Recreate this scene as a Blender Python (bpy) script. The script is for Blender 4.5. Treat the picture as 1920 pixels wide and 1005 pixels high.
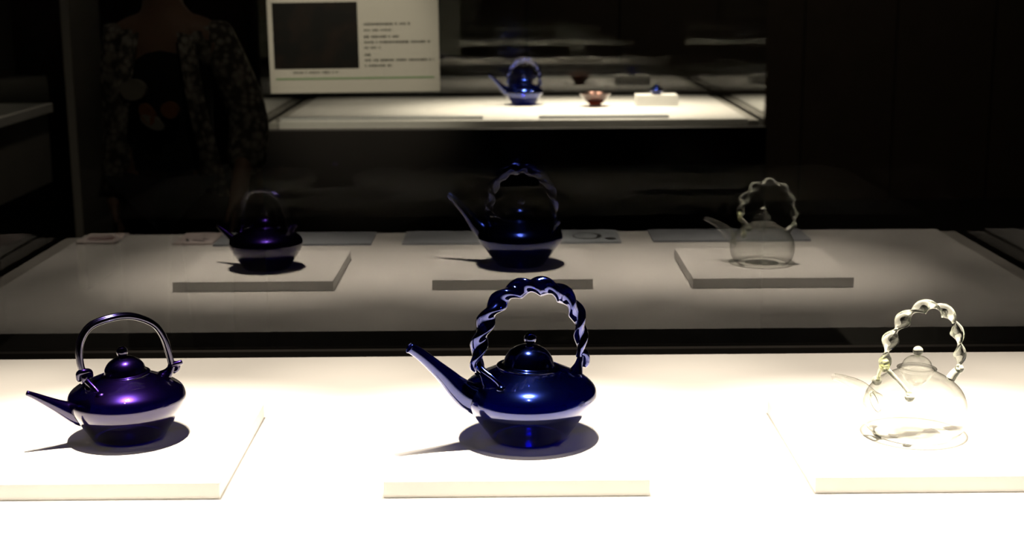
import bpy, bmesh, math, random
from mathutils import Vector, Matrix

for o in list(bpy.data.objects):
    bpy.data.objects.remove(o, do_unlink=True)
SC = bpy.context.scene
COL = SC.collection
random.seed(7)

# ------------------------------------------------------------------ camera
# world: X right, Y away from the camera, Z up; z = 0 is the white shelf of the near case
CAM_H = 0.57601
PITCH, YAW, ROLL = 0.2044, 0.00253, -0.00703
cam = bpy.data.cameras.new('camera')
cam.sensor_fit = 'HORIZONTAL'
cam.sensor_width = 36.0
cam.lens = 2649.58 / 1920 * 36.0
cam.clip_start, cam.clip_end = 0.05, 60
cam.dof.use_dof = True
cam.dof.focus_distance = 1.78
cam.dof.aperture_fstop = 8.0
camo = bpy.data.objects.new('camera', cam)
COL.objects.link(camo)
fw = Vector((math.sin(YAW) * math.cos(PITCH), math.cos(YAW) * math.cos(PITCH), -math.sin(PITCH)))
rt = fw.cross(Vector((0, 0, 1))).normalized()
up = rt.cross(fw)
rt, up = rt * math.cos(ROLL) + up * math.sin(ROLL), up * math.cos(ROLL) - rt * math.sin(ROLL)
M3 = Matrix((rt, up, -fw)).transposed()
camo.matrix_world = Matrix.Translation((0, 0, CAM_H)) @ M3.to_4x4()
SC.camera = camo

# ------------------------------------------------------------------ world, exposure
w = bpy.data.worlds.new('world')
SC.world = w
w.use_nodes = True
w.node_tree.nodes['Background'].inputs[0].default_value = (1.0, 0.85, 0.66, 1)
w.node_tree.nodes['Background'].inputs[1].default_value = 0.0008
vs = SC.view_settings
vs.view_transform = 'Standard'
vs.look = 'None'
vs.exposure = 0.0
vs.gamma = 1.0
vs.use_curve_mapping = False
SC.cycles.transparent_max_bounces = 40
SC.cycles.max_bounces = 12
SC.cycles.glossy_bounces = 8
SC.cycles.sample_clamp_indirect = 25.0
SC.cycles.use_denoising = True
SC.cycles.use_adaptive_sampling = False

WARM = (1.0, 0.855, 0.68)


def spot(name, loc, target, power, size, blend=1.0, radius=0.012, color=WARM):
    l = bpy.data.lights.new(name, 'SPOT')
    l.energy = power
    l.color = color
    l.spot_size = math.radians(size)
    l.spot_blend = blend
    l.shadow_soft_size = radius
    o = bpy.data.objects.new(name, l)
    COL.objects.link(o)
    o.location = loc
    d = Vector(target) - Vector(loc)
    o.rotation_euler = d.to_track_quat('-Z', 'Y').to_euler()
    return o


POT_MID = (0.0235, 1.662)
POT_LEFT = (-0.472, 1.677)
POT_RIGHT = (0.498, 1.664)
# downlights in the hood of the near case, a pair over every teapot
for px in (-0.470, 0.024, 0.498):
    for dx, p in ((-0.018, 165), (0.024, 108)):
        spot('case_spotlight', (px + dx, 1.665, 1.12), (px + dx * 0.5, 1.61, 0), p, 41.5, 1.0, 0.006)
    spot('ceiling_and_fill_spot', (px + 0.005, 1.80, 2.05), (px, 1.90, 0), 200, 26, 1.0, 0.02)
for px in (-0.96, -0.47, 0.024, 0.50, 0.99):  # unseen fill spots added to brighten the shelf front and its cards
    spot('ceiling_and_fill_spot', (px, 1.27, 2.05), (px, 1.25, 0), 215, 22, 1.0, 0.02)
for px in (-0.96, 0.99):  # extra unseen spots added to lift both ends of the shelf
    spot('ceiling_and_fill_spot', (px, 1.72, 2.05), (px, 1.80, 0), 180, 26, 1.0, 0.02)
# downlights in the hood of the far case
for px, p in ((0.10, 170), (0.62, 170), (-0.50, 36)):
    spot('case_spotlight', (px, 6.22, 0.95), (px + 0.02, 6.2, 0), p, 84, 1.0, 0.012)
# unseen spots added to brighten the panel, visitor, side case and back wall
spot('ceiling_and_fill_spot', (-0.75, 3.6, 2.1), (-0.62, 5.68, 0.30), 300, 22, 0.8, 0.05)
spot('ceiling_and_fill_spot', (-0.55, 3.2, 2.1), (-1.05, 4.5, 0.2), 5, 40, 1.0, 0.05)
spot('ceiling_and_fill_spot', (-1.7, 4.6, 2.1), (-2.6, 5.6, 0.1), 60, 70, 1.0, 0.05)
spot('ceiling_and_fill_spot', (1.2, 6.4, 2.1), (2.2, 9.4, 0.2), 40.0, 90, 1.0, 0.1)


# ------------------------------------------------------------------ node helpers
def mat(name):
    m = bpy.data.materials.new(name)
    m.use_nodes = True
    nt = m.node_tree
    nt.nodes.clear()
    out = nt.nodes.new('ShaderNodeOutputMaterial')
    return m, nt, out


def N(nt, t, **kw):
    n = nt.nodes.new('ShaderNode' + t)
    for k, v in kw.items():
        if k in n.inputs:
            n.inputs[k].default_value = v
        else:
            setattr(n, k, v)
    return n


def rgba(c):
    return (c[0], c[1], c[2], 1)


def principled(name, col, rough=0.6, metallic=0.0, spec=0.5, noise=0.0, nscale=40, bump=0.0, bscale=200, coat=0.0):
    m, nt, out = mat(name)
    b = N(nt, 'BsdfPrincipled')
    b.inputs['Roughness'].default_value = rough
    b.inputs['Metallic'].default_value = metallic
    b.inputs['Specular IOR Level'].default_value = spec
    b.inputs['Coat Weight'].default_value = coat
    tc = N(nt, 'TexCoord')
    if noise:
        nz = N(nt, 'TexNoise', Scale=nscale, Detail=4.0)
        nt.links.new(tc.outputs['Object'], nz.inputs['Vector'])
        mx = N(nt, 'MixRGB')
        mx.inputs[1].default_value = rgba([c * (1 - noise) for c in col])
        mx.inputs[2].default_value = rgba([min(1, c * (1 + noise)) for c in col])
        nt.links.new(nz.outputs[0], mx.inputs[0])
        nt.links.new(mx.outputs[0], b.inputs['Base Color'])
    else:
        b.inputs['Base Color'].default_value = rgba(col)
    if bump:
        n2 = N(nt, 'TexNoise', Scale=bscale, Detail=3.0)
        nt.links.new(tc.outputs['Object'], n2.inputs['Vector'])
        bp = N(nt, 'Bump', Strength=bump, Distance=0.002)
        nt.links.new(n2.outputs[0], bp.inputs['Height'])
        nt.links.new(bp.outputs[0], b.inputs['Normal'])
    nt.links.new(b.outputs[0], out.inputs[0])
    return m


def fresnel_fac(nt, f0, scale=1.0, power=5.0):
    lw = N(nt, 'LayerWeight', Blend=0.5)
    pw = N(nt, 'Math', operation='POWER')
    pw.inputs[1].default_value = power
    nt.links.new(lw.outputs['Facing'], pw.inputs[0])
    ma = N(nt, 'Math', operation='MULTIPLY_ADD', use_clamp=True)
    ma.inputs[1].default_value = (1 - f0) * scale
    ma.inputs[2].default_value = f0
    nt.links.new(pw.outputs[0], ma.inputs[0])
    return ma.outputs[0]


def pane_material(name, f0, tint=(0.97, 0.985, 0.97)):
    """thin plate glass: straight transmission and a mirror reflection rising at grazing angles"""
    m, nt, out = mat(name)
    tr = N(nt, 'BsdfTransparent', Color=rgba(tint))
    gl = N(nt, 'BsdfGlossy', Roughness=0.0, Color=(1, 1, 1, 1))
    mx = N(nt, 'MixShader')
    nt.links.new(fresnel_fac(nt, f0), mx.inputs[0])
    nt.links.new(tr.outputs[0], mx.inputs[1])
    nt.links.new(gl.outputs[0], mx.inputs[2])
    nt.links.new(mx.outputs[0], out.inputs[0])
    return m


def coloured_glass(name, tint, sheen, rough=0.28, f0=0.05):
    """blown coloured glass wall: deep tinted transmission, tinted soft inner reflection, sharp clear surface reflection"""
    m, nt, out = mat(name)
    tr = N(nt, 'BsdfTransparent', Color=rgba(tint))
    sh = N(nt, 'BsdfGlossy', Roughness=rough, Color=rgba(sheen))
    ad = N(nt, 'AddShader')
    nt.links.new(tr.outputs[0], ad.inputs[0])
    nt.links.new(sh.outputs[0], ad.inputs[1])
    gl = N(nt, 'BsdfGlossy', Roughness=0.015, Color=(1, 1, 1, 1))
    mx = N(nt, 'MixShader')
    nt.links.new(fresnel_fac(nt, f0, 1.0, 4.0), mx.inputs[0])
    nt.links.new(ad.outputs[0], mx.inputs[1])
    nt.links.new(gl.outputs[0], mx.inputs[2])
    nt.links.new(mx.outputs[0], out.inputs[0])
    return m


def clear_glass(name, face, edge, f0=0.05, power=3.0):
    """thin blown clear glass: the wall looks denser where it is seen edge-on"""
    m, nt, out = mat(name)
    lw = N(nt, 'LayerWeight', Blend=0.5)
    pw = N(nt, 'Math', operation='POWER')
    pw.inputs[1].default_value = power
    nt.links.new(lw.outputs['Facing'], pw.inputs[0])
    mc = N(nt, 'MixRGB')
    mc.inputs[1].default_value = rgba(face)
    mc.inputs[2].default_value = rgba(edge)
    nt.links.new(pw.outputs[0], mc.inputs[0])
    tr = N(nt, 'BsdfTransparent')
    nt.links.new(mc.outputs[0], tr.inputs[0])
    gl = N(nt, 'BsdfGlossy', Roughness=0.01, Color=(1, 1, 1, 1))
    mx = N(nt, 'MixShader')
    nt.links.new(fresnel_fac(nt, f0, 0.9, 4.0), mx.inputs[0])
    nt.links.new(tr.outputs[0], mx.inputs[1])
    nt.links.new(gl.outputs[0], mx.inputs[2])
    nt.links.new(mx.outputs[0], out.inputs[0])
    return m


def solid_glass(name, col=(1, 1, 1)):
    m, nt, out = mat(name)
    g = N(nt, 'BsdfGlass', Roughness=0.0, IOR=1.45, Color=rgba(col))
    tr = N(nt, 'BsdfTransparent', Color=rgba(col))
    mx = N(nt, 'MixShader')
    mx.inputs[0].default_value = 0.15
    nt.links.new(g.outputs[0], mx.inputs[1])
    nt.links.new(tr.outputs[0], mx.inputs[2])
    nt.links.new(mx.outputs[0], out.inputs[0])
    return m


def print_rows(name, paper, ink, row, cell, fill=0.62):
    """paper with rows of fine illegible print: rows along local X"""
    m, nt, out = mat(name)
    b = N(nt, 'BsdfPrincipled', Roughness=0.55)
    tc = N(nt, 'TexCoord')
    sp = N(nt, 'SeparateXYZ')
    nt.links.new(tc.outputs['Object'], sp.inputs[0])
    fr = N(nt, 'Math', operation='FRACT')
    mu = N(nt, 'Math', operation='MULTIPLY')
    mu.inputs[1].default_value = 1.0 / row
    nt.links.new(sp.outputs['Y'], mu.inputs[0])
    nt.links.new(mu.outputs[0], fr.inputs[0])
    lt = N(nt, 'Math', operation='LESS_THAN')
    lt.inputs[1].default_value = 0.55
    nt.links.new(fr.outputs[0], lt.inputs[0])
    vo = N(nt, 'TexNoise', Scale=1.0 / cell, Detail=1.0)
    nt.links.new(tc.outputs['Object'], vo.inputs['Vector'])
    gt = N(nt, 'Math', operation='LESS_THAN')
    gt.inputs[1].default_value = fill
    nt.links.new(vo.outputs[0], gt.inputs[0])
    an = N(nt, 'Math', operation='MULTIPLY')
    nt.links.new(lt.outputs[0], an.inputs[0])
    nt.links.new(gt.outputs[0], an.inputs[1])
    mx = N(nt, 'MixRGB')
    mx.inputs[1].default_value = rgba(paper)
    mx.inputs[2].default_value = rgba(ink)
    nt.links.new(an.outputs[0], mx.inputs[0])
    nt.links.new(mx.outputs[0], b.inputs['Base Color'])
    nt.links.new(b.outputs[0], out.inputs[0])
    return m


WHITE = principled('white_laminate', (0.62, 0.615, 0.60), 0.6, noise=0.02, nscale=30)
PLINTH = principled('white_painted_board', (0.66, 0.655, 0.64), 0.65, noise=0.015, nscale=60)
RAIL = principled('grey_rail', (0.36, 0.35, 0.33), 0.5)
BLACK = principled('black_lacquer', (0.012, 0.011, 0.010), 0.5, noise=0.3, nscale=6)
CHANNEL = principled('dark_bronze_channel', (0.014, 0.012, 0.010), 0.5, noise=0.2, nscale=20)
PANE = pane_material('plate_glass', 0.085)
PANE_SMOKED = pane_material('smoked_plate_glass', 0.088, (0.64, 0.64, 0.62))
PANE_CLEAR = pane_material('plate_glass_rear_face', 0.0, (0.985, 0.99, 0.985))
PANE_AR = pane_material('low_reflection_glass', 0.0055, (0.985, 0.985, 0.98))
G_MID = coloured_glass('cobalt_glass', (0.003, 0.004, 0.112), (0.007, 0.014, 0.095), 0.14, 0.05)
G_LEFT = coloured_glass('violet_glass', (0.010, 0.003, 0.085), (0.007, 0.003, 0.034), 0.26, 0.05)
G_FAR = coloured_glass('bright_cobalt_glass', (0.004, 0.015, 0.20), (0.008, 0.018, 0.12), 0.15, 0.06)
G_CLEAR = clear_glass('clear_blown_glass', (0.955, 0.96, 0.945), (0.22, 0.22, 0.19), 0.09, 2.6)
G_CLEAR_SOLID = solid_glass('clear_solid_glass', (0.98, 1.0, 0.96))
G_LEFT_SOLID = coloured_glass('violet_rod_glass', (0.10, 0.09, 0.13), (0.012, 0.010, 0.04), 0.15, 0.05)
G_MID_SOLID = coloured_glass('cobalt_rod_glass', (0.03, 0.04, 0.16), (0.010, 0.018, 0.13), 0.10, 0.05)
G_BROWN = coloured_glass('brown_glass', (0.20, 0.085, 0.06), (0.055, 0.032, 0.027), 0.3, 0.05)


# ------------------------------------------------------------------ object helpers
def link(name, me, m=None, parent=None):
    o = bpy.data.objects.new(name, me)
    COL.objects.link(o)
    if m is not None:
        for mm in (m if isinstance(m, (list, tuple)) else [m]):
            me.materials.append(mm)
    if parent is not None:
        o.parent = parent
    return o


def from_bm(name, bm, m=None, parent=None, smooth=False):
    bmesh.ops.recalc_face_normals(bm, faces=bm.faces)
    me = bpy.data.meshes.new(name)
    bm.to_mesh(me)
    bm.free()
    if smooth:
        for p in me.polygons:
            p.use_smooth = True
    return link(name, me, m, parent)


def empty(name, loc=(0, 0, 0), rz=0.0, scale=1.0):
    o = bpy.data.objects.new(name, None)
    COL.objects.link(o)
    o.location = loc
    o.rotation_euler = (0, 0, rz)
    o.scale = (scale,) * 3
    o.empty_display_size = 0.05
    return o


def tag(o, label=None, cat=None, group=None, kind=None):
    if label:
        o['label'] = label
    if cat:
        o['category'] = cat
    if group:
        o['group'] = group
    if kind:
        o['kind'] = kind
    return o


def box_bm(x0, x1, y0, y1, z0, z1, bev=0.0, seg=2, bm=None):
    own = bm is None
    bm = bm or bmesh.new()
    r = bmesh.ops.create_cube(bm, size=1.0)
    for v in r['verts']:
        v.co = Vector(((x0 + x1) / 2 + v.co.x * (x1 - x0), (y0 + y1) / 2 + v.co.y * (y1 - y0), (z0 + z1) / 2 + v.co.z * (z1 - z0)))
    if bev:
        es = list({e for v in r['verts'] for e in v.link_edges})
        bmesh.ops.bevel(bm, geom=es, offset=bev, segments=seg, affect='EDGES', profile=0.7)
    return bm


def box(name, x0, x1, y0, y1, z0, z1, m, parent=None, bev=0.0):
    return from_bm(name, box_bm(x0, x1, y0, y1, z0, z1, bev), m, parent)


def pane(name, x0, x1, y0, y1, z0, z1, normal, parent, refl=None):
    """glass plate: the face pointing along `normal` carries the whole plate's reflection"""
    o = from_bm(name, box_bm(x0, x1, y0, y1, z0, z1), [PANE_CLEAR, refl or PANE], parent)
    n = Vector(normal)
    for p in o.data.polygons:
        p.material_index = 1 if p.normal.dot(n) > 0.9 else 0
    return o


def catmull(pts, n):
    P = [Vector(p) for p in pts]
    P = [P[0] * 2 - P[1]] + P + [P[-1] * 2 - P[-2]]
    out = []
    for i in range(1, len(P) - 2):
        for k in range(n):
            t = k / n
            a, b, c, d = P[i - 1], P[i], P[i + 1], P[i + 2]
            out.append(0.5 * ((2 * b) + (c - a) * t + (2 * a - 5 * b + 4 * c - d) * t * t + (3 * b - a - 3 * c + d) * t ** 3))
    out.append(P[-2].copy())
    return out


def revolve_bm(profile, seg=72, sub=5, smooth=True):
    pts = catmull([(r, 0, z) for r, z in profile], sub) if smooth else [Vector((r, 0, z)) for r, z in profile]
    bm = bmesh.new()
    rings = []
    for p in pts:
        r = max(p.x, 0.0)
        if r < 1e-5:
            rings.append([bm.verts.new((0, 0, p.z))])
        else:
            rings.append([bm.verts.new((r * math.cos(2 * math.pi * k / seg), r * math.sin(2 * math.pi * k / seg), p.z)) for k in range(seg)])
    for a, b in zip(rings, rings[1:]):
        for k in range(seg):
            k2 = (k + 1) % seg
            if len(a) == 1 and len(b) == 1:
                continue
            if len(a) == 1:
                bm.faces.new((a[0], b[k], b[k2]))
            elif len(b) == 1:
                bm.faces.new((a[k], b[0], a[k2]))
            else:
                bm.faces.new((a[k], a[k2], b[k2], b[k]))
    return bm


def sweep_bm(pts, radii, seg=16, sub=6, caps=(True, True), section=None, turns=0.0, bm=None, round_caps=False, phase=0.0):
    """sweep a round or lobed section along a path; `section(theta)` gives the local radius factor, `turns` twists it"""
    bm = bm or bmesh.new()
    data = [(p[0], p[1], p[2]) for p in pts]
    C = catmull(data, sub)
    Rr = [v.x for v in catmull([(r, 0, 0) for r in radii], sub)]
    L = [0.0]
    for a, b in zip(C, C[1:]):
        L.append(L[-1] + (b - a).length)
    prev = None
    rings = []
    for i, c in enumerate(C):
        t = (C[min(i + 1, len(C) - 1)] - C[max(i - 1, 0)]).normalized()
        if prev is None:
            ref = Vector((0, 1, 0)) if abs(t.y) < 0.9 else Vector((1, 0, 0))
            e1 = (ref - t * ref.dot(t)).normalized()
        else:
            e1 = (prev - t * prev.dot(t)).normalized()
        prev = e1
        e2 = t.cross(e1)
        ph = phase + 2 * math.pi * turns * L[i] / L[-1]
        ring = []
        for k in range(seg):
            th = 2 * math.pi * k / seg
            r = Rr[i] * (section(th) if section else 1.0)
            ring.append(bm.verts.new(c + e1 * (r * math.cos(th + ph)) + e2 * (r * math.sin(th + ph))))
        rings.append(ring)
    for a, b in zip(rings, rings[1:]):
        for k in range(seg):
            k2 = (k + 1) % seg
            bm.faces.new((a[k], a[k2], b[k2], b[k]))
    for cap, ring, i in ((caps[0], rings[0], 0), (caps[1], rings[-1], -1)):
        if cap:
            c = C[i]
            j = 1 if i == 0 else -2
            d = (c - C[j]).normalized() * Rr[i] * (0.6 if round_caps else 0.15)
            tip = bm.verts.new(c + d)
            for k in range(seg):
                bm.faces.new((ring[k], ring[(k + 1) % seg], tip))
    return bm


def ball_bm(c, r, bm=None, sc=(1, 1, 1), u=20, v=12):
    bm = bm or bmesh.new()
    m = Matrix.Translation(c) @ Matrix.Diagonal((sc[0], sc[1], sc[2], 1))
    bmesh.ops.create_uvsphere(bm, u_segments=u, v_segments=v, radius=r, matrix=m)
    return bm


def ring_bm(c, R, r, axis='Y', bm=None, tilt=0.0):
    bm = bm or bmesh.new()
    pts = []
    for k in range(25):
        a = 2 * math.pi * k / 24
        x, y = R * math.cos(a), R * math.sin(a)
        p = Vector((x, 0, y)) if axis == 'Y' else (Vector((0, x, y)) if axis == 'X' else Vector((x, y, 0)))
        pts.append(Vector(c) + Matrix.Rotation(tilt, 3, 'Z') @ p)
    return sweep_bm(pts, [r] * 25, 12, 1, (False, False), bm=bm)


# ------------------------------------------------------------------ the room
FLOOR = -0.95
CEIL = 2.35
X0, X1, Y0, Y1 = -3.6, 3.6, -2.6, 9.6
FLOOR_M = principled('dark_carpet', (0.010, 0.009, 0.008), 0.95, noise=0.4, nscale=60, bump=0.3)
WALL_M = principled('dark_wall_cloth', (0.020, 0.016, 0.012), 0.9, noise=0.25, nscale=12)
PANEL_M = principled('dark_brown_wall_board', (0.050, 0.034, 0.022), 0.75, noise=0.3, nscale=5)


def struct(name, *a):
    return tag(box(name, *a), kind='structure')


struct('floor', X0, X1, Y0, Y1, FLOOR - 0.1, FLOOR, FLOOR_M)
struct('ceiling', X0, X1, Y0, Y1, CEIL, CEIL + 0.1, WALL_M)
struct('wall_left', X0 - 0.1, X0, Y0, Y1, FLOOR, CEIL, WALL_M)
struct('wall_right', X1, X1 + 0.1, Y0, Y1, FLOOR, CEIL, WALL_M)
struct('wall_front', X0, X1, Y0 - 0.1, Y0, FLOOR, CEIL, WALL_M)
wb = struct('wall_back', X0, X1, Y1, Y1 + 0.1, FLOOR, CEIL, WALL_M)
px = X0 + 0.02
k = 0
while px < X1 - 0.1:
    wd = (0.62, 0.66, 0.58)[k % 3]
    x1 = min(px + wd, X1 - 0.02)
    box('wall_board', px, x1 - 0.012, Y1 - 0.02 - 0.006 * (k % 2), Y1, FLOOR, CEIL, PANEL_M, wb, 0.003)
    px = x1
    k += 1


# ------------------------------------------------------------------ display cases
def display_case(name, cx, yf, ys0, ys1, yb, label, front_pane=False, top=1.15, hw=1.03, hs=0.974, back=None):
    """yf, yb: planes of the front and back glass; ys0..ys1: the white shelf"""
    t = empty(name, (cx, (yf + yb) / 2, FLOOR))
    tag(t, label, 'display case')
    oy, oz = -(yf + yb) / 2, -FLOOR

    def B(n, x0, x1, y0, y1, z0, z1, m, bev=0.0, par=t):
        return box(n, x0, x1, y0 + oy, y1 + oy, z0 + oz, z1 + oz, m, par, bev)
    B('pedestal', -hw - 0.012, hw + 0.012, yf - 0.03, yb + 0.05, FLOOR, -0.028, BLACK, 0.004)
    B('shelf', -hs, hs, ys0, ys1, -0.028, 0.0, WHITE, 0.0015)
    for s in (-1, 1):
        xa, xb = sorted((s * (hs + 0.004), s * (hs + 0.044)))
        B('side_rail', xa, xb, ys0, ys1, -0.028, -0.006, RAIL, 0.001)
        xa, xb = sorted((s * hw, s * (hw + 0.01)))
        pane('side_pane', xa, xb, yf + oy, yb + oy, -0.027 + oz, top + oz, (-s, 0, 0), t)
    pane('back_pane', -hw, hw, yb + oy, yb + 0.01 + oy, -0.012 + oz, top + oz, (0, -1, 0), t, back)
    ch = B('glass_channel', -hw, hw, yb - 0.016, yb - 0.002, -0.028, -0.008, CHANNEL, 0.001)
    if front_pane:
        pane('front_pane', -hw, hw, yf - 0.01 + oy, yf + oy, -0.02 + oz, top + oz, (0, -1, 0), t)
    return t


near = display_case('display_case', 0.007, 1.15, 1.20, 2.112, 2.1925,
                    'long glass display case with white shelf holding three teapots on square plinths', back=PANE_SMOKED)
far = display_case('display_case', 0.025, 5.70, 5.72, 6.90, 6.985,
                   'distant lit glass display case holding a blue teapot and a brown bowl', True, hw=1.005, hs=0.95)

# low-reflection glass screen added behind the near case for its faint second reflection
gp = empty('added_glass_partition', (0.0, 2.76, FLOOR))
tag(gp, 'clear glass partition on a dark base added behind the near display case for its faint reflection', 'glass partition')
pane('pane', -1.9, 1.9, -0.005, 0.005, 0.10, 2.1, (0, -1, 0), gp, PANE_AR)
box('base', -1.92, 1.92, -0.05, 0.05, 0.0, 0.10, BLACK, gp, 0.004)

# ------------------------------------------------------------------ plinths on the near shelf
PT = 0.01936
PS = 0.30
PL = [(-0.47714, 1.5076, 'square white plinth under the violet teapot with a plain rod handle'),
      (0.0074, 1.50689, 'square white plinth under the cobalt blue teapot with a twisted handle'),
      (0.49434, 1.50981, 'square white plinth under the clear glass teapot')]
for x, y, lab in PL:
    bm = box_bm(-PS / 2, PS / 2, 0, PS, 0, PT, 0.0012, 2)
    o = from_bm('plinth', bm, PLINTH)
    o.location = (x, y, 0)
    tag(o, lab, 'plinth', 'white plinths on the near shelf')


# ------------------------------------------------------------------ teapots
def body_radius(profile, z):
    pts = catmull([(r, 0, zz) for r, zz in profile], 8)
    best = min((abs(p.z - z), p.x) for p in pts if p.x > 0.02)
    return best[1]


def sphere_profile(r, zc, n=8):
    return [(max(0, r * math.cos(a)), zc + r * math.sin(a)) for a in [(-math.pi / 2) + math.pi * i / n for i in range(n + 1)]]


def make_lid(t, prof, knob_r, knob_z, glass, knob_glass, tilt, zt, stem=None):
    l = from_bm('lid', revolve_bm(prof, 64, 4), glass, t, True)
    l.location = (0, 0, zt)
    l.rotation_euler = (0, tilt, 0)
    zb = prof[-1][1] - 0.001
    k = from_bm('knob', revolve_bm([(0.0, zb), (knob_r * 0.5, zb), (knob_r * 0.46, (zb + knob_z - knob_r) / 2 + 0.0004)] + [(knob_r * math.cos(a), knob_z + knob_r * math.sin(a)) for a in [math.radians(d) for d in (-55, -30, 0, 30, 55, 75)]] + [(0.0, knob_z + knob_r)], 32, 3), knob_glass, l, True)
    if stem:
        from_bm('lid_collar', revolve_bm(stem, 48, 4), glass, l, True)
    return l


def rope_section(th):
    return 1.0 - 0.42 * (math.sin(th) ** 2) ** 0.8


def ribbon_section(th):
    a, b = 1.0, 0.27
    return a * b / math.sqrt((b * math.cos(th)) ** 2 + (a * math.sin(th)) ** 2)


# --- the cobalt teapot with twisted handle
MID_BODY = [(0.0, 0.0015), (0.040, 0.0), (0.0465, 0.0015), (0.0545, 0.012), (0.0655, 0.027), (0.0765, 0.041), (0.0825, 0.051), (0.0832, 0.0565),
            (0.0805, 0.0645), (0.0705, 0.0735), (0.056, 0.081), (0.045, 0.0862), (0.0375, 0.0895)]
MID_LID = [(0.0, 0.0), (0.030, 0.0), (0.0378, 0.0), (0.0392, 0.0016), (0.0375, 0.0030), (0.0325, 0.0036), (0.0308, 0.0060), (0.0285, 0.0130),
           (0.0225, 0.0215), (0.0125, 0.0272), (0.0, 0.0290)]


def twisted_teapot(name, loc, rz, scale, glass, rod, lid_tilt):
    t = empty(name, loc, rz, scale)
    from_bm('body', revolve_bm(MID_BODY), glass, t, True)
    sp = [(-0.066, 0, 0.056), (-0.0795, 0, 0.0625), (-0.0925, 0, 0.0735), (-0.106, 0, 0.0885), (-0.119, 0, 0.1015), (-0.135, 0, 0.1170), (-0.1465, 0, 0.1262), (-0.1515, 0, 0.1292)]
    s = from_bm('spout', sweep_bm(sp, [0.0200, 0.0175, 0.0142, 0.0110, 0.0090, 0.0074, 0.0065, 0.0062], 28, 6, (False, False)), glass, t, True)
    d = (Vector(sp[-1]) - Vector(sp[-2])).normalized()
    rim = bmesh.new()
    ang = math.atan2(d.x, d.z)
    for_pts = []
    for k in range(25):
        a = 2 * math.pi * k / 24
        p = Matrix.Rotation(ang, 3, 'Y') @ Vector((0.0058 * math.cos(a), 0.0058 * math.sin(a), 0))
        for_pts.append(Vector(sp[-1]) + p)
    from_bm('spout_rim', sweep_bm(for_pts, [0.0009] * 25, 8, 1, (False, False)), rod, s, True)
    make_lid(t, MID_LID, 0.0075, 0.0362, glass, glass, lid_tilt, 0.0882)
    hp = [(-0.0670, 0, 0.0930), (-0.0672, 0, 0.1035), (-0.0655, 0, 0.1170), (-0.0607, 0, 0.1361), (-0.0505, 0, 0.1600), (-0.0313, 0, 0.1795), (-0.0084, 0, 0.1885), (0.0180, 0, 0.1880),
          (0.0430, 0, 0.1775), (0.0612, 0, 0.1571), (0.0692, 0, 0.1328), (0.0704, 0, 0.1100), (0.0702, 0, 0.0945)]
    rad = [0.0085, 0.0100, 0.0108, 0.0116, 0.0122, 0.0126, 0.0128, 0.0126, 0.0122, 0.0114, 0.0100, 0.0084, 0.0066]
    h = from_bm('handle', sweep_bm(hp, rad, 32, 14, (True, True), rope_section, 4.6, round_caps=True, phase=1.0), rod, t, True)
    # the handle's forked tail at the spout side, hooked into two lugs
    for s in (-1, 1):
        from_bm('handle_tail', sweep_bm([(-0.067, 0.003 * s, 0.099), (-0.0635, 0.012 * s, 0.0940), (-0.0570, 0.024 * s, 0.0885), (-0.0520, 0.0325 * s, 0.0825), (-0.0500, 0.0350 * s, 0.0768)],
                                        [0.0052, 0.0042, 0.0032, 0.0028, 0.0028], 12, 5), rod, h, True)
        b = ball_bm((-0.0500, 0.0355 * s, 0.0760), 0.0062, sc=(1.1, 1.0, 0.85))
        from_bm('lug', b, glass, t, True)
    from_bm('handle_coil', ring_bm((-0.0665, 0, 0.0985), 0.0062, 0.0042, 'X'), rod, h, True)
    # lug and hook at the back
    from_bm('lug', sweep_bm([(0.0635, 0, 0.0745), (0.0670, 0, 0.0830), (0.0695, 0, 0.0905), (0.0700, 0, 0.0960)], [0.0095, 0.0058, 0.0046, 0.0040], 16, 5), glass, t, True)
    from_bm('handle_hook', sweep_bm([(0.0700, 0, 0.1000), (0.0745, 0, 0.0975), (0.0770, 0, 0.0920), (0.0765, 0, 0.0855), (0.0738, 0, 0.0832)], [0.0055, 0.0055, 0.0052, 0.0050, 0.0046], 14, 5, round_caps=True), rod, h, True)
    return t


tm = twisted_teapot('teapot', (POT_MID[0], POT_MID[1], PT), math.radians(22), 1.0, G_MID, G_MID_SOLID, math.radians(3.5))
tag(tm, 'glossy cobalt blue glass teapot with thick twisted rope handle on a low white plinth', 'teapot')

# --- the violet teapot with plain double-rod handle
L_BODY = [(0.0, 0.0015), (0.038, 0.0), (0.0445, 0.0015), (0.0510, 0.0115), (0.0600, 0.0250), (0.0680, 0.0375), (0.0712, 0.0465), (0.0708, 0.0530),
          (0.0668, 0.0605), (0.0560, 0.0680), (0.0435, 0.0735), (0.0345, 0.0772), (0.0290, 0.0795)]
L_LID = [(0.0, 0.0), (0.024, 0.0), (0.0290, 0.0), (0.0303, 0.0015), (0.0290, 0.0028), (0.0262, 0.0034), (0.0250, 0.0055), (0.0235, 0.0112),
         (0.0185, 0.0178), (0.0105, 0.0222), (0.0, 0.0236)]
tl = empty('teapot', (POT_LEFT[0], POT_LEFT[1], PT), math.radians(28))
tag(tl, 'dark violet glass teapot with slender plain rod handle on a low white plinth', 'teapot')
from_bm('body', revolve_bm(L_BODY), G_LEFT, tl, True)
sp = [(-0.050, 0, 0.0365), (-0.0615, 0, 0.0395), (-0.0720, 0, 0.0447), (-0.0830, 0, 0.0515), (-0.0945, 0, 0.0588), (-0.1070, 0, 0.0668), (-0.1174, 0, 0.0728)]
from_bm('spout', sweep_bm(sp, [0.0175, 0.0142, 0.0108, 0.0080, 0.0060, 0.0042, 0.0030], 28, 6, (False, True)), G_LEFT, tl, True)
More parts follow.
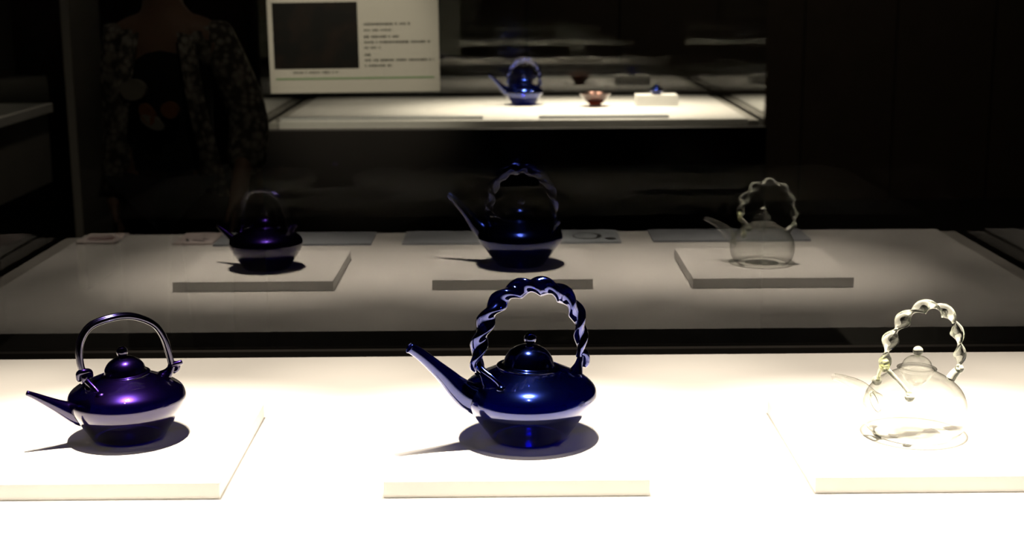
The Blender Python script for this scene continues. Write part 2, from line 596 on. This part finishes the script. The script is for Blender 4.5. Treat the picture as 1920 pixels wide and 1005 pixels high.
make_lid(tl, L_LID, 0.0070, 0.0300, G_LEFT, G_LEFT, math.radians(-4.5), 0.0782)
hp = [(-0.0500, 0, 0.0850), (-0.0530, 0, 0.1005), (-0.0530, 0, 0.1180), (-0.0482, 0, 0.1335), (-0.0365, 0, 0.1460), (-0.0150, 0, 0.1518), (0.0044, 0, 0.1526),
      (0.0217, 0, 0.1480), (0.0390, 0, 0.1372), (0.0492, 0, 0.1200), (0.0545, 0, 0.1002), (0.0575, 0, 0.0815)]
hl = None
for s in (-1, 1):
    pts = [(a, 0.0033 * s, c) for a, b, c in hp]
    o = from_bm('handle' if hl is None else 'handle_rod', sweep_bm(pts, [0.0038] * 9 + [0.0037, 0.0036, 0.0034], 14, 6, round_caps=True), G_LEFT_SOLID, hl or tl, True)
    hl = hl or o
# knot at the spout side
kb = ring_bm((-0.0500, 0, 0.0835), 0.0068, 0.0046, 'X')
from_bm('handle_knot', kb, G_LEFT, hl, True)
kb = sweep_bm([(-0.0560, -0.002, 0.0800), (-0.0555, -0.004, 0.0885), (-0.0500, -0.006, 0.0905), (-0.0440, -0.004, 0.0890), (-0.0420, -0.002, 0.0830)], [0.0036, 0.0042, 0.0042, 0.0042, 0.0032], 14, 5, round_caps=True)
from_bm('handle_knot', kb, G_LEFT, hl, True)
for s in (-1, 1):
    from_bm('handle_tail', sweep_bm([(-0.0490, 0.003 * s, 0.0810), (-0.0460, 0.013 * s, 0.0770), (-0.0415, 0.023 * s, 0.0715), (-0.0380, 0.0310 * s, 0.0655), (-0.0365, 0.0340 * s, 0.0620)],
                                    [0.0046, 0.0040, 0.0036, 0.0034, 0.0034], 12, 5), G_LEFT, hl, True)
    from_bm('lug', ball_bm((-0.0370, 0.0345 * s, 0.0630), 0.0088, sc=(1.1, 0.95, 0.9)), G_LEFT, tl, True)
from_bm('lug', sweep_bm([(0.0470, 0, 0.0690), (0.0530, 0, 0.0745), (0.0570, 0, 0.0800), (0.0590, 0, 0.0850)], [0.0100, 0.0062, 0.0046, 0.0042], 16, 5), G_LEFT, tl, True)
from_bm('handle_hook', ring_bm((0.0600, 0, 0.0800), 0.0050, 0.0032, 'Y'), G_LEFT, hl, True)
from_bm('handle_hook', sweep_bm([(0.0560, -0.004, 0.0835), (0.0610, -0.005, 0.0850), (0.0660, -0.006, 0.0862), (0.0690, -0.006, 0.0868)], [0.0030, 0.0032, 0.0031, 0.0029], 12, 5), G_LEFT, hl, True)

# --- the clear teapot with twisted ribbon handle
R_BODY = [(0.0, 0.0012), (0.046, 0.0), (0.0555, 0.0045), (0.0605, 0.0140), (0.0632, 0.0270), (0.0620, 0.0410), (0.0565, 0.0545), (0.0470, 0.0650), (0.0360, 0.0725), (0.0265, 0.0775), (0.0205, 0.0800)]
R_LID = [(0.0205, 0.0), (0.0228, 0.0002), (0.0240, 0.0016), (0.0228, 0.0028), (0.0190, 0.0032), (0.0178, 0.0060), (0.0150, 0.0115), (0.0090, 0.0158), (0.0, 0.0172)]
R_COLLAR = [(0.0205, 0.0), (0.0190, -0.0050), (0.0150, -0.0120), (0.0105, -0.0165), (0.0060, -0.0200), (0.0, -0.0210)]
tr_ = empty('teapot', (POT_RIGHT[0], POT_RIGHT[1], PT), math.radians(17))
tag(tr_, 'clear colourless glass teapot with twisted ribbon handle on a low white plinth', 'teapot')
from_bm('body', revolve_bm(R_BODY), G_CLEAR, tr_, True)
sp = [(-0.0560, 0, 0.0445), (-0.0640, 0, 0.0510), (-0.0735, 0, 0.0618), (-0.0850, 0, 0.0702), (-0.0980, 0, 0.0770), (-0.1085, 0, 0.0812), (-0.1150, 0, 0.0830)]
from_bm('spout', sweep_bm(sp, [0.0130, 0.0115, 0.0096, 0.0076, 0.0056, 0.0044, 0.0038], 28, 6, (False, False)), G_CLEAR, tr_, True)
# ring where the spout is fused to the wall
pts = []
for k in range(25):
    a = 2 * math.pi * k / 24
    pts.append((-0.0560 + 0.004 * math.sin(a) * -1, 0.0098 * math.cos(a), 0.0460 + 0.0125 * math.sin(a)))
from_bm('spout_joint', sweep_bm(pts, [0.0016] * 25, 10, 1, (False, False)), G_CLEAR_SOLID, tr_, True)
ld = make_lid(tr_, R_LID, 0.0062, 0.0232, G_CLEAR, G_CLEAR_SOLID, math.radians(1.0), 0.0815, R_COLLAR)
hp = [(-0.0455, 0, 0.0900), (-0.0435, 0, 0.1060), (-0.0412, 0, 0.1160), (-0.0345, 0, 0.1285), (-0.0223, 0, 0.1450), (-0.0067, 0, 0.1558), (0.0123, 0, 0.1598), (0.0313, 0, 0.1542), (0.0464, 0, 0.1403),
      (0.0554, 0, 0.1194), (0.0595, 0, 0.1021), (0.0600, 0, 0.0880), (0.0588, 0, 0.0800)]
hr = from_bm('handle', sweep_bm(hp, [0.0070, 0.0096, 0.0104, 0.0104, 0.0100, 0.0094, 0.0090, 0.0088, 0.0088, 0.0086, 0.0082, 0.0074, 0.0056], 28, 16, (True, True), ribbon_section, 3.5, round_caps=True, phase=0.6), G_CLEAR_SOLID, tr_, True)
G_TINTED = solid_glass('pale_green_glass', (0.98, 0.99, 0.86))
from_bm('handle_coil', ring_bm((-0.0455, 0, 0.0910), 0.0050, 0.0040, 'X'), G_TINTED, hr, True)
for s in (-1, 1):
    from_bm('handle_tail', sweep_bm([(-0.0455, 0.003 * s, 0.0880), (-0.0420, 0.013 * s, 0.0820), (-0.0370, 0.024 * s, 0.0740), (-0.0330, 0.032 * s, 0.0660), (-0.0315, 0.0355 * s, 0.0610)],
                                    [0.0036, 0.0028, 0.0024, 0.0022, 0.0022], 12, 5), G_CLEAR_SOLID if s < 0 else G_TINTED, hr, True)
    from_bm('lug', ball_bm((-0.0320, 0.0365 * s, 0.0600), 0.0062), G_CLEAR_SOLID, tr_, True)
from_bm('lug', sweep_bm([(0.0480, 0, 0.0640), (0.0515, 0, 0.0690), (0.0560, 0, 0.0735), (0.0590, 0, 0.0770)], [0.0060, 0.0056, 0.0050, 0.0040], 16, 5), G_CLEAR_SOLID, tr_, True)
from_bm('handle_hook', ball_bm((0.0600, -0.001, 0.0775), 0.0058, sc=(1, 0.8, 1)), G_CLEAR_SOLID, hr, True)

# ------------------------------------------------------------------ caption cards along the front of the near shelf
CARD_TXT = print_rows('caption_text', (0.33, 0.36, 0.40), (0.20, 0.22, 0.25), 0.016, 0.004)
CARD_BACK = principled('card_pale_grey', (0.42, 0.43, 0.44), 0.6)
CARD_PINK = principled('card_pinkish_white', (0.62, 0.55, 0.55), 0.6)
INK = principled('black_ink', (0.02, 0.02, 0.022), 0.6)
INK_RED = principled('dark_red_ink', (0.16, 0.05, 0.06), 0.6)


def card(x0, x1, y0, y1, m, label, edge=CARD_BACK, th=0.005, rz=0.0):
    cx, cy = (x0 + x1) / 2, (y0 + y1) / 2
    o = box('caption_card', -(x1 - x0) / 2, (x1 - x0) / 2, -(y1 - y0) / 2, (y1 - y0) / 2, 0, th, m, None, 0.0006)
    o.location = (cx, cy, 0)
    o.rotation_euler = (0, 0, rz)
    return tag(o, label, 'card', 'cards along the shelf front')


def flat_ring(name, cx, cy, z, a, b, w_, m, parent):
    bm = bmesh.new()
    vo, vi = [], []
    for k in range(40):
        th = 2 * math.pi * k / 40
        wv = w_ * (1.0 + 0.5 * math.cos(th - 0.6))
        vo.append(bm.verts.new((cx + a * math.cos(th), cy + b * math.sin(th), z)))
        vi.append(bm.verts.new((cx + (a - wv) * math.cos(th), cy + (b - wv) * math.sin(th), z)))
    for k in range(40):
        bm.faces.new((vo[k], vo[(k + 1) % 40], vi[(k + 1) % 40], vi[k]))
    return from_bm(name, bm, m, parent)


def flat_blob(name, pts, z, m, parent):
    bm = bmesh.new()
    bm.faces.new([bm.verts.new((x, y, z)) for x, y in pts])
    return from_bm(name, bm, m, parent)


def ellipse(cx, cy, a, b, n=24, rot=0.0):
    out = []
    for k in range(n):
        th = 2 * math.pi * k / n
        x, y = a * math.cos(th), b * math.sin(th)
        out.append((cx + x * math.cos(rot) - y * math.sin(rot), cy + x * math.sin(rot) + y * math.cos(rot)))
    return out


c1 = card(-0.955, -0.866, 1.205, 1.318, CARD_PINK, 'small pinkish white notice card with a dark red oval on the shelf corner')
flat_ring('printed_oval', 0.0, 0.006, 0.0053, 0.030, 0.026, 0.006, INK_RED, c1)
flat_blob('printed_mark', [(-0.024, 0.0), (0.026, 0.004), (0.026, 0.016), (-0.022, 0.014)], 0.0054, INK_RED, c1)
c2 = card(-0.735, -0.650, 1.206, 1.336, CARD_PINK, 'white card with a small line drawing beside the violet teapot')
for pts in ([(-0.018, 0.045), (-0.010, 0.048), (-0.022, 0.010), (-0.028, 0.012)], [(-0.010, 0.030), (0.020, 0.046), (0.024, 0.040), (-0.006, 0.022)], [(0.010, 0.016), (0.028, 0.028), (0.030, 0.022), (0.012, 0.008)]):
    flat_blob('printed_stroke', pts, 0.0053, INK, c2)
card(-0.645, -0.300, 1.210, 1.354, CARD_TXT, 'long grey caption card with fine print in front of the violet teapot')
card(-0.232, 0.119, 1.207, 1.354, CARD_TXT, 'long grey caption card with fine print in front of the cobalt teapot')
c4 = card(0.1205, 0.247, 1.206, 1.352, principled('card_blue_grey', (0.34, 0.38, 0.42), 0.6), 'blue grey picture card showing a black ring beside the cobalt teapot caption')
flat_ring('printed_ring', -0.008, 0.005, 0.0053, 0.033, 0.040, 0.007, INK, c4)
flat_blob('printed_dot', ellipse(0.042, 0.040, 0.012, 0.016), 0.0053, INK, c4)
card(0.318, 0.664, 1.207, 1.344, CARD_TXT, 'long grey caption card with fine print in front of the clear teapot')

# ------------------------------------------------------------------ things in the far case
tf = twisted_teapot('teapot', (0.075, 6.42, 0.0), math.radians(14), 1.06, G_FAR, G_MID_SOLID, 0.0)
tag(tf, 'bright blue glass teapot with hooped handle beside the brown bowl in the distant case', 'teapot')

BOWL = [(0.0, 0.006), (0.022, 0.004), (0.026, 0.0), (0.028, 0.002), (0.026, 0.010), (0.036, 0.018), (0.050, 0.031), (0.061, 0.045), (0.070, 0.058), (0.0685, 0.0592), (0.058, 0.045), (0.047, 0.033), (0.032, 0.021), (0.0, 0.017)]
bw = empty('glass_bowl', (0.392, 6.32, 0))
tag(bw, 'brown glass bowl with flared rim standing on the distant shelf', 'bowl')
from_bm('bowl', revolve_bm(BOWL, 48, 3), G_BROWN, bw, True)
from_bm('foot', revolve_bm([(0.0, 0.0), (0.024, 0.0), (0.031, 0.0005), (0.031, 0.003), (0.026, 0.006), (0.022, 0.008), (0.0, 0.008)], 40, 2), principled('dark_brown_foot', (0.03, 0.015, 0.01), 0.25), bw, True)

sb = box('plinth', -0.092, 0.092, -0.06, 0.06, 0, 0.048, PLINTH, None, 0.0012)
sb.location = (0.668, 6.36, 0)
tag(sb, 'small tall white plinth under the tiny blue jar in the distant case', 'plinth')
jar = empty('lidded_jar', (0.668, 6.35, 0.048), 0, 1.18)
tag(jar, 'tiny round dark blue lidded jar on a white plinth in the distant case', 'jar')
from_bm('body', revolve_bm([(0, 0.0), (0.013, 0.0), (0.016, 0.003), (0.024, 0.011), (0.026, 0.017), (0.022, 0.024), (0.014, 0.028), (0.011, 0.029)], 40, 4), G_MID, jar, True)
jl = from_bm('lid', revolve_bm([(0, 0.028), (0.013, 0.028), (0.0145, 0.0295), (0.012, 0.032), (0.007, 0.036), (0, 0.037)], 32, 3), G_MID, jar, True)
from_bm('knob', ball_bm((0, 0, 0.040), 0.004), G_MID, jl, True)

# caption cards lying along the front of the far shelf
for x0, x1, lab in ((0.13, 0.66, 'long flat caption card at the front of the distant shelf below the brown bowl'),
                    (-0.93, -0.10, 'long flat caption card at the front of the distant shelf below the information panel')):
    o = box('caption_card', -(x1 - x0) / 2, (x1 - x0) / 2, -0.035, 0.035, 0, 0.010, CARD_BACK, None, 0.001)
    o.location = ((x0 + x1) / 2, 5.815, 0)
    tag(o, lab, 'card', 'cards along the distant shelf front')

# information panel fixed to the front glass of the far case
PANEL = principled('panel_print_paper', (0.56, 0.56, 0.50), 0.65, noise=0.03, nscale=5)
ip = empty('information_panel', (-0.606, 5.680, 0.121))
ip.rotation_euler = (0, math.radians(-0.4), 0)
tag(ip, 'pale information panel with a dark picture and lines of text on the distant glass', 'information panel')
PW = 0.338
box('board', -PW, PW, -0.006, 0.006, 0.0, 0.52, PANEL, ip, 0.001)
PIC, nt, out = mat('dark_picture')
b = N(nt, 'BsdfPrincipled', Roughness=0.4)
tc = N(nt, 'TexCoord')
nz = N(nt, 'TexNoise', Scale=9.0, Detail=3.0)
nt.links.new(tc.outputs['Object'], nz.inputs['Vector'])
cr = N(nt, 'ValToRGB')
cr.color_ramp.elements[0].position = 0.45
cr.color_ramp.elements[0].color = (0.0025, 0.003, 0.0025, 1)
cr.color_ramp.elements[1].position = 0.75
cr.color_ramp.elements[1].color = (0.016, 0.009, 0.005, 1)
nt.links.new(nz.outputs[0], cr.inputs[0])
nt.links.new(cr.outputs[0], b.inputs['Base Color'])
nt.links.new(b.outputs[0], out.inputs[0])
# panel pixels: 507..822 across, 175 at the bottom edge -> 0.676 m / 315 px
U = 0.676 / 315


def pp(px, py):
    return (px - 664.5) * U, (175 - py) * U


x0, z1 = pp(516, 9)
x1, z0 = pp(673, 130)
box('picture', x0, x1, -0.0075, -0.006, z0, z1, PIC, ip)
GREEN = principled('green_rule_ink', (0.16, 0.30, 0.13), 0.6)
x0, z1 = pp(518, 147)
x1, z0 = pp(812, 150)
box('green_rule', x0, x1, -0.0070, -0.006, z0, z1, GREEN, ip)
TXT = principled('grey_text_ink', (0.07, 0.07, 0.06), 0.7)
for (xa, xb, y, h) in ((684, 770, 50, 5), (684, 738, 61, 4), (684, 748, 73, 5), (684, 808, 83, 5), (684, 714, 93, 4), (684, 697, 106, 5), (684, 812, 116, 5), (684, 733, 126, 5), (550, 637, 137, 4), (485 + 22, 486 + 40, -12, 5)):
    bm = bmesh.new()
    x = xa
    while x < xb:
        wd = random.uniform(2.2, 4.2)
        hh = h * random.uniform(0.6, 1.0)
        ax, az = pp(x, y + hh / 2)
        bx_, bz = pp(min(x + wd, xb), y - hh / 2)
        box_bm(ax, bx_, -0.0068, -0.006, az, bz, bm=bm)
        x += wd + random.choice((0.7, 0.9, 1.2, 4.0))
    from_bm('text_line', bm, TXT, ip)

# ------------------------------------------------------------------ left side of the gallery
GREYB = principled('grey_board', (0.20, 0.19, 0.17), 0.8, noise=0.1, nscale=5)
sc_ = empty('side_display_case', (-2.45, 5.45, FLOOR))
tag(sc_, 'dim display case with a pale shelf along the left wall of the gallery', 'display case')
box('fascia', -0.40, 0.385, -0.9, 0.92, 0.62, 0.935, GREYB, sc_, 0.004)
box('foot', -0.30, 0.20, -0.7, 0.7, 0.0, 0.62, BLACK, sc_, 0.004)
box('shelf', -0.42, 0.40, -0.95, 0.95, 0.935, 0.975, WHITE, sc_, 0.002)
box('back_board', -0.42, -0.40, -0.95, 0.95, 0.975, 2.2, GREYB, sc_, 0.002)
pane('end_pane', -0.40, 0.39, 0.93, 0.94, 0.975, 2.2, (0, -1, 0), sc_)
pane('front_pane', 0.38, 0.39, -0.94, 0.93, 0.975, 2.2, (1, 0, 0), sc_)
wp = box('wall_panel', -0.02, 0.02, -0.26, 0.26, 0, 1.5, GREYB, None, 0.003)
wp.location = (-2.12, 7.15, FLOOR)
wpn = wp
tag(wpn, 'tall plain grey panel standing past the side display case', 'panel')
for v in wpn.data.vertices:
    v.co.z = v.co.z * 1.55


# ------------------------------------------------------------------ the visitor
def skin_mesh(name, joints, bones, root, sub=2):
    """joints: name -> (x, y, z, r); returns the grown mesh"""
    names = list(joints)
    me = bpy.data.meshes.new(name)
    me.from_pydata([joints[n][:3] for n in names], [(names.index(a), names.index(b_)) for a, b_ in bones], [])
    o = bpy.data.objects.new(name + '_rig', me)
    COL.objects.link(o)
    md = o.modifiers.new('skin', 'SKIN')
    md.use_smooth_shade = True
    for i, n in enumerate(names):
        r = joints[n][3]
        sv = me.skin_vertices[0].data[i]
        sv.radius = r if isinstance(r, tuple) else (r, r)
        sv.use_root = (n == root)
    ms = o.modifiers.new('sub', 'SUBSURF')
    ms.levels = ms.render_levels = sub
    dg = bpy.context.evaluated_depsgraph_get()
    out_me = bpy.data.meshes.new_from_object(o.evaluated_get(dg))
    out_me.name = name
    bpy.data.objects.remove(o, do_unlink=True)
    return out_me


SKIN = principled('skin', (0.36, 0.22, 0.15), 0.55, noise=0.05)
HAIR = principled('dark_hair', (0.012, 0.009, 0.007), 0.45)
TEE = principled('black_shirt', (0.010, 0.010, 0.011), 0.85)
PANTS = principled('dark_trousers', (0.014, 0.014, 0.018), 0.9)
SHOE = principled('dark_shoes', (0.02, 0.018, 0.016), 0.5)
CARDI, nt, out = mat('speckled_knit')
b = N(nt, 'BsdfPrincipled', Roughness=0.95)
tc = N(nt, 'TexCoord')
vo = N(nt, 'TexVoronoi', Scale=42.0)
nz = N(nt, 'TexNoise', Scale=26.0, Detail=5.0)
nt.links.new(tc.outputs['Object'], vo.inputs['Vector'])
nt.links.new(tc.outputs['Object'], nz.inputs['Vector'])
ml = N(nt, 'Math', operation='MULTIPLY')
nt.links.new(vo.outputs['Distance'], ml.inputs[0])
nt.links.new(nz.outputs[0], ml.inputs[1])
cr = N(nt, 'ValToRGB')
cr.color_ramp.elements[0].position = 0.12
cr.color_ramp.elements[0].color = (0.46, 0.43, 0.37, 1)
cr.color_ramp.elements[1].position = 0.34
cr.color_ramp.elements[1].color = (0.09, 0.08, 0.065, 1)
nt.links.new(ml.outputs[0], cr.inputs[0])
nt.links.new(cr.outputs[0], b.inputs['Base Color'])
nt.links.new(b.outputs[0], out.inputs[0])

pe = empty('person', (-1.085, 4.55, FLOOR))
tag(pe, 'person in a pale speckled cardigan and black printed shirt standing behind the case', 'person')
# the person faces the case (-Y); +X is their left arm
J = {'pelvis': (0, 0, 0.92, (0.145, 0.105)), 'waist': (0, 0, 1.05, (0.125, 0.095)), 'chest': (0, 0.01, 1.24, (0.145, 0.105)), 'collar': (0, 0.01, 1.37, (0.085, 0.07)),
     'neck': (0, 0.0, 1.44, 0.05), 'skull': (0, -0.01, 1.52, (0.062, 0.075)), 'crown': (0, 0.0, 1.62, (0.07, 0.085)), 'top': (0, 0.005, 1.67, 0.05)}
Bn = [('pelvis', 'waist'), ('waist', 'chest'), ('chest', 'collar'), ('collar', 'neck'), ('neck', 'skull'), ('skull', 'crown'), ('crown', 'top')]
for s, n in ((1, 'l'), (-1, 'r')):
    aq = 1.0 if s > 0 else 0.70
    J.update({n + 'sh': (0.155 * s, 0.01, 1.345, 0.055), n + 'el': (0.255 * s * aq, 0.03, 1.08, 0.042), n + 'wr': (0.235 * s * aq, -0.10, 0.88, 0.028), n + 'pa': (0.225 * s * aq, -0.125, 0.815, (0.022, 0.036)),
              n + 'hi': (0.095 * s, 0, 0.86, 0.088), n + 'kn': (0.105 * s, -0.01, 0.48, 0.058), n + 'an': (0.11 * s, 0.02, 0.08, 0.038), n + 'he': (0.11 * s, 0.0, 0.035, 0.036), n + 'to': (0.115 * s, -0.15, 0.03, 0.030)})
    Bn += [('collar', n + 'sh'), (n + 'sh', n + 'el'), (n + 'el', n + 'wr'), (n + 'wr', n + 'pa'), ('pelvis', n + 'hi'), (n + 'hi', n + 'kn'), (n + 'kn', n + 'an'), (n + 'an', n + 'he'), (n + 'he', n + 'to')]
    for q, (fx, ln) in enumerate(((-0.024, 0.058), (-0.008, 0.066), (0.008, 0.062), (0.023, 0.050))):
        a = n + 'f%d' % q
        # fingers lie side by side along Y (front to back), slightly curled
        base = Vector((0.222 * s * aq, -0.130 + fx, 0.785))
        J[a + 'a'] = (base.x, base.y, base.z, 0.009)
        J[a + 'b'] = (base.x - 0.004 * s, base.y - 0.004, base.z - ln * 0.55, 0.0085)
        J[a + 'c'] = (base.x - 0.016 * s, base.y - 0.003, base.z - ln, 0.007)
        Bn += [(n + 'pa', a + 'a'), (a + 'a', a + 'b'), (a + 'b', a + 'c')]
    J[n + 'ta'] = (0.218 * s * aq, -0.158, 0.825, 0.011)
    J[n + 'tb'] = (0.208 * s * aq, -0.178, 0.795, 0.0095)
    J[n + 'tc'] = (0.200 * s * aq, -0.182, 0.768, 0.008)
    Bn += [(n + 'pa', n + 'ta'), (n + 'ta', n + 'tb'), (n + 'tb', n + 'tc')]
link('body', skin_mesh('body', J, Bn, 'pelvis'), SKIN, pe)
# face, hair
hb = ball_bm((0, 0.012, 1.592), 0.098, sc=(0.90, 1.08, 1.10))
for v in list(hb.verts):
    if v.co.y < -0.045 and v.co.z < 1.625:
        v.co.y = -0.045
hair = from_bm('hair', hb, HAIR, pe, True)
nb = ball_bm((0, -0.098, 1.545), 0.013, sc=(0.8, 1.0, 1.5))
from_bm('nose', nb, SKIN, pe, True)
from_bm('mouth', ball_bm((0, -0.083, 1.503), 0.02, sc=(1.0, 0.35, 0.22)), principled('lips', (0.30, 0.11, 0.09), 0.5), pe, True)
for s in (-1, 1):
    from_bm('eye', ball_bm((0.029 * s, -0.080, 1.570), 0.010, sc=(1.2, 0.7, 0.7)), principled('eye_dark', (0.02, 0.015, 0.012), 0.2), pe, True)
    from_bm('ear', ball_bm((0.080 * s, 0.0, 1.555), 0.022, sc=(0.35, 0.7, 1.2)), SKIN, pe, True)
# clothes
T = {'hip': (0, 0, 0.90, (0.170, 0.128)), 'waist': (0, 0, 1.05, (0.152, 0.118)), 'chest': (0, 0.005, 1.22, (0.160, 0.122)), 'collar': (0, 0.012, 1.36, (0.105, 0.085))}
shirt = link('shirt', skin_mesh('shirt', T, [('hip', 'waist'), ('waist', 'chest'), ('chest', 'collar')], 'waist'), TEE, pe)
Tr = {'hip': (0, 0, 0.93, (0.160, 0.118))}
Bt = []
for s, n in ((1, 'l'), (-1, 'r')):
    Tr.update({n + 'h': (0.098 * s, 0, 0.84, 0.104), n + 'k': (0.106 * s, -0.008, 0.48, 0.078), n + 'a': (0.11 * s, 0.018, 0.10, 0.066)})
    Bt += [('hip', n + 'h'), (n + 'h', n + 'k'), (n + 'k', n + 'a')]
    sh = ball_bm((0.113 * s, -0.055, 0.042), 0.06, sc=(0.8, 2.1, 0.7))
    for v in sh.verts:
        v.co.z = max(v.co.z, 0.0)
    from_bm('shoe', sh, SHOE, pe, True)
link('trousers', skin_mesh('trousers', Tr, Bt, 'hip'), PANTS, pe)
# open cardigan: yoke and wide sleeves in one skin, two hanging fronts
Cg = {'back': (0, 0.075, 1.18, (0.165, 0.055)), 'yoke': (0, 0.04, 1.345, (0.135, 0.085))}
Bc = [('back', 'yoke')]
for s, n in ((1, 'l'), (-1, 'r')):
    q = 1.0 if s > 0 else 0.62
    Cg.update({n + 's': ((0.135 + 0.02 * q) * s, 0.015, 1.335, 0.078), n + 'm': (0.215 * s * q ** 0.6, 0.022, 1.20, 0.072), n + 'e': (0.255 * s * q, 0.03, 1.07, 0.070), n + 'w': (0.240 * s * q, -0.045, 0.90, 0.068)})
    Bc += [('yoke', n + 's'), (n + 's', n + 'm'), (n + 'm', n + 'e'), (n + 'e', n + 'w')]
link('cardigan', skin_mesh('cardigan', Cg, Bc, 'yoke'), CARDI, pe)
CLOTH = principled('pale_cloth', (0.42, 0.39, 0.33), 0.9)
for s in (-1, 1):
    bm = bmesh.new()
    rows = []
    for i in range(9):
        f = i / 8
        z = 1.36 - 0.50 * f
        xo = (0.085 + 0.085 * f) * s
        wd = 0.045 + 0.03 * f
        rows.append([bm.verts.new((xo + wd * (c - 0.5) * s, -0.088 - 0.055 * min(1, f * 2.5) - 0.012 * math.cos(c * 6 + f * 3), z - 0.012 * c)) for c in (0, 0.33, 0.66, 1)])
    for a, b_ in zip(rows, rows[1:]):
        for c in range(3):
            bm.faces.new((a[c], a[c + 1], b_[c + 1], b_[c]))
    o = from_bm('cardigan_front', bm, CARDI, pe, True)
    sd = o.modifiers.new('thick', 'SOLIDIFY')
    sd.thickness = 0.006
# floral print on the shirt
PRW = principled('pale_print', (0.46, 0.44, 0.36), 0.9)
PRO = principled('orange_print', (0.42, 0.17, 0.06), 0.9)


def shirt_print(cx, cz, a, b_, rot, m, point=False):
    bm = bmesh.new()
    vs_ = []
    for x, z in ellipse(cx, cz, a, b_, 20, rot):
        y = -0.150 + 0.9 * x * x
        vs_.append((x, y, z))
    top_ = [bm.verts.new((x, y - 0.006, z)) for x, y, z in vs_]
    bot_ = [bm.verts.new((x, y + 0.03, z)) for x, y, z in vs_]
    bm.faces.new(top_)
    for k in range(20):
        bm.faces.new((top_[k], top_[(k + 1) % 20], bot_[(k + 1) % 20], bot_[k]))
    from_bm('shirt_print', bm, m, shirt)


shirt_print(-0.075, 1.185, 0.040, 0.032, 0.1, PRW)
shirt_print(-0.035, 1.110, 0.020, 0.036, 0.5, PRO)
shirt_print(0.036, 1.122, 0.024, 0.028, 0.9, PRO)
shirt_print(-0.020, 1.085, 0.040, 0.018, -0.5, PRW)
